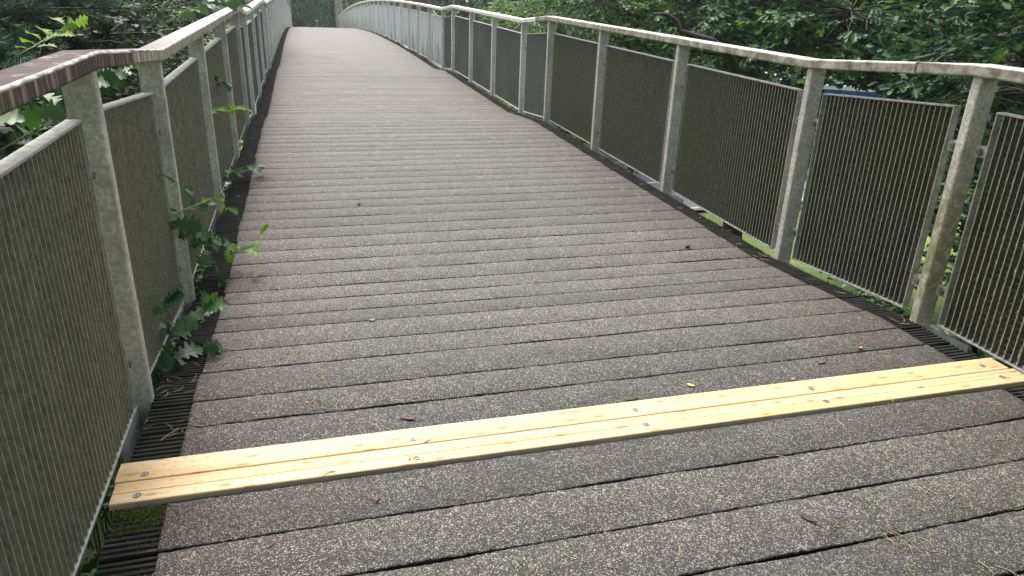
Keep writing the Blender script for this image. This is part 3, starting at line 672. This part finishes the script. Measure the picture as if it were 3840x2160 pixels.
# ---------------------------------------------------------------- oak sprigs poking through / over the left railing
def sprig(stem, nleaf0, size, label, mats=(OAKN,), seed=0, r=.0035, young=0, name="oak_sprig", group="oak sprigs growing through the left railing", droop=.1, catkin=0):
    nleaf = int(nleaf0*1.9); rng = np.random.default_rng(seed); stem = np.array(stem, float); root = empty(name, tuple(stem[0]), label, "oak sprig", group)
    m = MB(); n = len(stem); m.tube(stem, list(np.linspace(r, r*.35, n)), 6); 
    seg = np.linalg.norm(np.diff(stem, axis=0), axis=1); cum = np.concatenate([[0], np.cumsum(seg)]); P, Y, Z, Sz = [], [], [], []
    for k in range(nleaf):
        t = cum[-1]*(.22+.78*(k+.5)/nleaf) if k < nleaf-3 else cum[-1]; p = np.array([np.interp(t, cum, stem[:, j]) for j in range(3)]); q = np.array([np.interp(min(t+.03, cum[-1]), cum, stem[:, j]) for j in range(3)]); q0 = np.array([np.interp(max(t-.03, 0), cum, stem[:, j]) for j in range(3)])
        d = nrm(q-q0); sd = nrm(np.cross(d, [0, 0, 1.])); an = (1 if k % 2 else -1)*rng.uniform(.5, 1.3); 
        if k >= nleaf-3: an = (k-nleaf+2)*.7
        y = d*math.cos(an)+sd*math.sin(an)+np.array([0, 0, -droop])+rng.normal(0, .15, 3); P.append(p+nrm(y)*.012); Y.append(y); Z.append(np.array([.55, -.5, .65])+rng.normal(0, .45, 3)); Sz.append(size*rng.uniform(.7, 1.3))
        m.tube([p, p+nrm(y)*.016], [.0014, .001], 4, cap=False)
    m.build("stem", TWIG, root, True)
    P, Y, Z, Sz = map(np.array, (P, Y, Z, Sz)); ny = int(young*nleaf); sp = len(P)-ny
    if sp: V, F = place_leaves(LHI, P[:sp], Y[:sp], Z[:sp], Sz[:sp], 1.15); mesh_arrays("foliage", V, F, mats[0], root, True)
    if ny:
        V, F = place_leaves(LHI, P[sp:], Y[sp:], Z[sp:], Sz[sp:], .9); o = mesh_arrays("foliage", V, F, OAKY, root, True)
        if sp: o['label'] = "young yellow-green leaves"
    return root
sprig([(-1.84,.52,-.25),(-1.76,.52,-.02),(-1.66,.45,.05),(-1.60,.40,.12),(-1.555,.43,.14)], 9, .105, "cluster of dark oak leaves over the deck edge, between the first and second left posts", seed=1, droop=.05)
sprig([(-1.80,.28,-.2),(-1.72,.28,-.02),(-1.62,.27,.02),(-1.55,.28,.035)], 6, .10, "few lobed oak leaves with a brown gall resting on the ribbed board ends", seed=2, droop=.0)
sprig([(-1.78,.36,.05),(-1.71,.33,.18),(-1.66,.28,.24)], 4, .09, "upright dark leaves in front of the second khaki panel, low down", seed=14, droop=.0)
sprig([(-1.80,.72,.44),(-1.72,.82,.43),(-1.65,.97,.34),(-1.60,1.15,.22),(-1.57,1.15,.08)], 13, .105, "large dark oak sprig hanging across the foot of the third left post", seed=3, droop=.25)
sprig([(-1.76,1.05,.30),(-1.637,1.227,.20),(-1.558,1.40,.11),(-1.474,1.36,.08),(-1.40,1.35,.10),(-1.355,1.34,.17)], 14, .075, "longest oak sprig reaching over the grit, tip with yellow-green leaves", seed=4, young=.5, droop=.15)
sprig([(-1.75,.80,.40),(-1.69,.90,.42),(-1.62,1.02,.42),(-1.56,1.24,.40),(-1.52,1.42,.30)], 7, .07, "upper oak shoot with pale young leaves above the large sprig", seed=5, young=.6, droop=.05)
sprig([(-1.80,2.5,.58),(-1.70,2.75,.62),(-1.62,3.05,.60),(-1.54,3.35,.55)], 16, .065, "bright yellow-green shoot sticking out sideways at mid-height of the left railing", seed=6, young=1.0, droop=.1)
sprig([(-1.84,3.0,.0),(-1.68,3.1,.10),(-1.58,3.25,.12),(-1.50,3.4,.10)], 10, .09, "small dark oak sprig on the ribbed edge farther up the left side", seed=7, droop=.15)
sprig([(-1.82,3.3,.72),(-1.73,3.35,.78),(-1.66,3.4,.74)], 7, .08, "dark leaves with pale galls against the fourth left post", seed=8, droop=.3)
sprig([(-1.76,.78,.66),(-1.68,.82,.62),(-1.62,.86,.56)], 3, .06, "small leaf tuft with a white speck against a khaki panel", seed=9, droop=.3)
sprig([(-2.05,3.2,1.10),(-1.85,3.5,1.24),(-1.70,3.8,1.27),(-1.55,4.1,1.27)], 16, .085, "oak twig lying over the top of the left handrail", seed=10, droop=.12)
sprig([(-2.15,3.9,1.2),(-1.9,4.2,1.28),(-1.72,4.5,1.30),(-1.6,4.8,1.28)], 12, .08, "second oak twig draped over the left handrail just beyond the first", seed=12, droop=.12)
GL = "oak shoots beyond the left handrail"
sprig([(-2.22,1.02,1.08),(-2.17,1.15,1.12),(-2.13,1.28,1.16),(-2.10,1.40,1.19)], 7, .085, "bright yellow-green oak shoot above the stained handrail, top left", seed=13, young=1.0, group=GL, droop=-.1)
for k, (x, y, z, lb) in enumerate(((-1.98,-.05,.98,"dark oak spray in the corner under the stained handrail"), (-2.02,.25,.80,"dark oak spray just above the first khaki panel"), (-1.95,.05,.70,"dark oak spray low beside the first left post"), (-2.05,.75,.98,"glossy oak spray between the first and second left posts"), (-2.0,.95,.84,"pale tipped oak spray beside the second left post"), (-2.2,-.1,1.18,"oak spray at the left frame edge above the handrail"), (-2.02,1.9,.95,"oak spray behind the second left opening"), (-2.25,.1,1.02,"oak spray half hidden by the stained handrail"))):
    sprig([(x-.35,y-.15,z-.15),(x-.15,y,z-.03),(x,y+.08,z),(x+.06,y+.16,z+.01)], 13, .105, lb, seed=40+k, group=GL, young=.25 if k == 4 else 0, droop=.15)

# undergrowth below the deck edges
def bush(name, label, pts, mat, size, nsp, seed, tpl=LMID, rad=(.5, .5, .3), n=12):
    rng = np.random.default_rng(seed); root = empty(name, tuple(pts[0]), label, "bush"); pts = np.array(pts, float); C = pts[rng.integers(0, len(pts), nsp)]+rng.normal(0, 1, (nsp, 3))*np.array(rad)
    C = C[(np.abs(C[:, 0]) > 1.80) | (C[:, 2] < -.42)]
    C[:, 2] = np.minimum(C[:, 2], -.12); D = rng.normal(0, 1, C.shape)*np.array([1, 1, .3]); V, F = spray_leaves(C, D, n, np.full(len(C), .3), size, tpl, lambda P: (np.abs(P[:, 0]) > 1.78) | (P[:, 2] < -.42), .5, rng)
    mesh_arrays("foliage", V, F, mat, root); m = MB()
    for c in C[::3]: m.tube(curve((c[0]+rng.normal(0, .3), c[1]+rng.normal(0, .2), -4.4), c, .2, 5, rng), [.012, .01, .008, .006, .003], 4, cap=False)
    m.build("stem", BARKD, root, True); return root
bush("bramble_bush", "dark undergrowth filling the gap below the left railing's near panels", [(-2.1, y, -.75) for y in np.arange(-2.4, 2.6, .4)], IVY, .085, 420, 51)
bush("bramble_bush", "dark undergrowth with yellowing leaves below the right railing beside the new boards", [(2.15, y, -.7) for y in np.arange(-1.6, 1.6, .4)], IVY, .07, 420, 52)
bush("bramble_bush", "leafy undergrowth farther along the foot of the left railing", [(-2.3, y, -1.1) for y in np.arange(2.8, 9, .5)], IVY, .08, 260, 53)

# ---------------------------------------------------------------- litter, moss
def dz_at(y): return float(zd(y))+.0085
def litter():
    rng = np.random.default_rng(61); P, Yv, L = [], [], []
    def add(x, y, an, l, z=None, lift=0):
        P.append((x, y, (float(zd(y))+.008 if z is None else z)+lift)); Yv.append((math.cos(an), math.sin(an), rng.uniform(-.02, .06))); L.append(l)
    N = 950
    xs = rng.uniform(-1.64, 1.64, N); ys = -2.6+ (rng.random(N)**1.35)*11
    for x, y in zip(xs, ys):
        z = None
        if -.64 < y < -.42:
            if rng.random() < .75: continue
            z = float(zd(y))+.0235
        an = rng.uniform(0, 2*math.pi); l = rng.uniform(.035, .065); add(x, y, an, l, z)
        if rng.random() < .7: add(x, y, an+rng.uniform(.1, .45), l*.95, z)
    for cx, cy, n, r in ((-1.60,.0,16,.10),(-1.58,-.25,12,.08),(-1.115,-.198,26,.05),(1.45,-1.0,16,.05),(1.63,1.1,22,.10),(1.62,-.05,9,.05),(.5,-1.25,10,.03),(.05,-1.42,14,.04),(-.6,-.83,8,.08),(1.6,1.5,12,.2),(-1.60,1.0,24,.14),(-1.6,2.4,20,.3),(-1.55,-1.0,14,.1),(1.1,-1.03,22,.3),(.4,-1.03,14,.3),(1.3,-.62,14,.4),(.9,-1.24,16,.3)):
        for k in range(n): add(cx+rng.normal(0, r), cy+rng.normal(0, r*.45), rng.uniform(0, 6.28), rng.uniform(.03, .065), None, rng.uniform(0, .004))
    P, Yv, L = np.array(P), nrm(np.array(Yv)), np.array(L); w = .00105; Sd = nrm(np.cross(Yv, [0, 0, 1.])); bend = rng.normal(0, .12, (len(P), 1))
    M_ = P+Yv*L[:, None]*.5+Sd*L[:, None]*bend; E_ = P+Yv*L[:, None]; up_ = np.array([0, 0, w])
    V = np.stack([P-Sd*w, P+Sd*w, P+up_*1.4, M_-Sd*w, M_+Sd*w, M_+up_*1.4, E_-Sd*w*.4, E_+Sd*w*.4, E_+up_*.5], 1).reshape(-1, 3); o = (np.arange(len(P))*9)[:, None]
    q = np.array([(0,1,4,3),(1,2,5,4),(2,0,3,5),(3,4,7,6),(4,5,8,7),(5,3,6,8)]); F = (o[:, :, None]+q[None]).reshape(-1, 4)
    mt = m_leaf("dry_pine_needles", [(.20,.12,.06), (.36,.25,.13), (.50,.38,.22), (.30,.32,.14), (.55,.46,.30)], .1, .6)
    tag(mesh_arrays("pine_needle_litter", V, [F], mt), "scattered dry pine needles lying on the deck", "pine needles", kind="stuff")
litter()
def moss():
    rng = np.random.default_rng(62); n = 2600; c = [(-1.60,-.66,.04,.012),(-1.57,-.70,.06,.02),(-1.62,-.72,.03,.02),(-1.60,-.91,.06,.012),(-1.56,-.79,.03,.014),(-1.63,.02,.04,.012)]
    k = rng.choice(len(c), n, p=[.5,.34,.04,.04,.04,.04]); c = np.array(c); P = np.stack([c[k, 0]+rng.normal(0, 1, n)*c[k, 2], c[k, 1]+rng.normal(0, 1, n)*c[k, 3], np.zeros(n)], 1)
    P = P[(P[:, 0] > -1.67) & (P[:, 1] < -.632) | (P[:, 1] > -.1)]; P[:, 2] = zd(P[:, 1])+rng.uniform(-.003, .006, len(P)); Y = rng.normal(0, 1, P.shape)*np.array([1, 1, .3])+np.array([0, 0, .9])
    V, F = place_leaves(LLO, P, Y, rng.normal(0, 1, P.shape), rng.uniform(.004, .009, len(P)), .6)
    tag(mesh_arrays("moss", V, F, m_leaf("green_moss", [(.04,.06,.012), (.09,.12,.02), (.16,.19,.03)], .2, .8)), "green moss in the grooves at the left end of the new boards", "moss", kind="stuff")
moss()
def flake(x, y, ln, wd, an, col, name, label, cat, curl=.25, th=.0018, z=None):
    rng = np.random.default_rng(int(abs(x*1000)+abs(y*777))); m = MB(); n = 7; v = []
    zz = (float(zd(y))+.0088) if z is None else z
    for k in range(n):
        t = k/(n-1)-.5; hw = wd/2*(1-abs(2*t)**2.2*.75)*rng.uniform(.8, 1.15); u, h = t*ln, curl*ln*(2*t)**2*.35
        for s, dz in ((-1, .25*hw), (0, 0), (1, .25*hw)):
            for up_ in (0, th): v.append((u, s*hw, h+dz+up_))
    v = [(x+a*math.cos(an)-b*math.sin(an), y+a*math.sin(an)+b*math.cos(an), zz+c) for a, b, c in v]; f = []
    for k in range(n-1):
        a, b = k*6, k*6+6
        f += [(a, b, b+2, a+2), (a+2, b+2, b+4, a+4), (a+1, a+3, b+3, b+1), (a+3, a+5, b+5, b+3), (a, a+1, b+1, b), (a+4, b+4, b+5, a+5)]
    f += [(0,2,3,1), (2,4,5,3), ((n-1)*6, (n-1)*6+1, (n-1)*6+3, (n-1)*6+2), ((n-1)*6+2, (n-1)*6+3, (n-1)*6+5, (n-1)*6+4)]
    m.add(v, f); o = m.build(name, col, None, True); tag(o, label, cat, None); return o
RB = m_simple("red_brown_bark_scale", (.10,.035,.028), .7, 0, .4, 90); DB = m_simple("dark_brown_bark_scale", (.05,.028,.02), .7, 0, .4, 90); OR = m_simple("orange_dry_leaf", (.26,.12,.07), .7, 0, .3, 60); YL = m_simple("yellow_leaf", (.55,.46,.13), .6, 0, .2, 60)
flake(-.803,-.358,.062,.014,-.35,RB,"bark_flake","slender red-brown bark flake behind the left part of the new boards","bark flake")
flake(.263,-1.119,.050,.018,-1.0,DB,"bark_flake","dark brown bark flake on the grit in the lower right","bark flake")
flake(-.947,-.754,.030,.009,1.2,RB,"bark_flake","tiny upright red-brown flake in front of the new boards","bark flake")
flake(.933,-.309,.045,.012,.1,RB,"bark_flake","red-brown flake just behind the right part of the new boards","bark flake")
flake(.02,-.405,.06,.02,.15,DB,"bark_flake","dark flake tucked against the far edge of the new boards","bark flake")
flake(.724,-.405,.028,.018,.6,OR,"dry_leaf","orange scrap touching the far edge of the new boards","dry leaf",.5)
flake(1.192,-.23,.026,.02,.2,OR,"dry_leaf","orange curl on the grit at the right, behind the boards","dry leaf",.6)
flake(-.845,.541,.026,.02,.3,OR,"dry_leaf","orange scrap alone on the left-centre boards farther up","dry leaf",.6)
flake(.294,-.36,.028,.018,-.8,YL,"fallen_leaf","small bright yellow leaf in the middle behind the new boards","fallen leaf",.3)
def cone(x, y, r, label):
    m = MB(); n = 10; z0 = float(zd(y))+.008+r*.8; rng = np.random.default_rng(3); v = []; rings = 8
    for i in range(rings+1):
        t = i/rings; rad = r*math.sin(math.pi*(.08+.84*t))*(1+.12*(i % 2))
        for k in range(n): a = 2*math.pi*k/n+.3*i; v.append((x+(t-.5)*r*2.6, y+rad*math.cos(a)*(1+.1*(k % 2)), z0+rad*.8*math.sin(a)*(1+.1*(k % 2))))
    f = [(i*n+k, i*n+(k+1) % n, (i+1)*n+(k+1) % n, (i+1)*n+k) for i in range(rings) for k in range(n)]+[tuple(range(n))[::-1], tuple(rings*n+k for k in range(n))]
    m.add(v, f); tag(m.build("pine_cone", m_simple("cone_brown", (.11,.06,.04), .8, 0, .5, 120)), label, "pine cone")
cone(1.199, 1.318, .013, "brown pine cone near the right grit edge"); cone(-.755, 2.541, .010, "small dark cone up the deck, left of centre")

# ---------------------------------------------------------------- haze
mb = MB(); mb.box(-160, 160, -30, 160, -5.8, 16); hz = mb.build("haze", bpy.data.materials.new("haze_air")); hm = hz.data.materials[0]; hm.use_nodes = True
hm.node_tree.nodes.clear(); pv = hm.node_tree.nodes.new("ShaderNodeVolumePrincipled"); pv.inputs['Color'].default_value = (.86,.93,1,1); pv.inputs['Density'].default_value = .0007; pv.inputs['Anisotropy'].default_value = .2
oo = hm.node_tree.nodes.new("ShaderNodeOutputMaterial"); hm.node_tree.links.new(pv.outputs[0], oo.inputs['Volume']); tag(hz, "pale haze between the bridge and the woodland", "haze", kind="stuff")
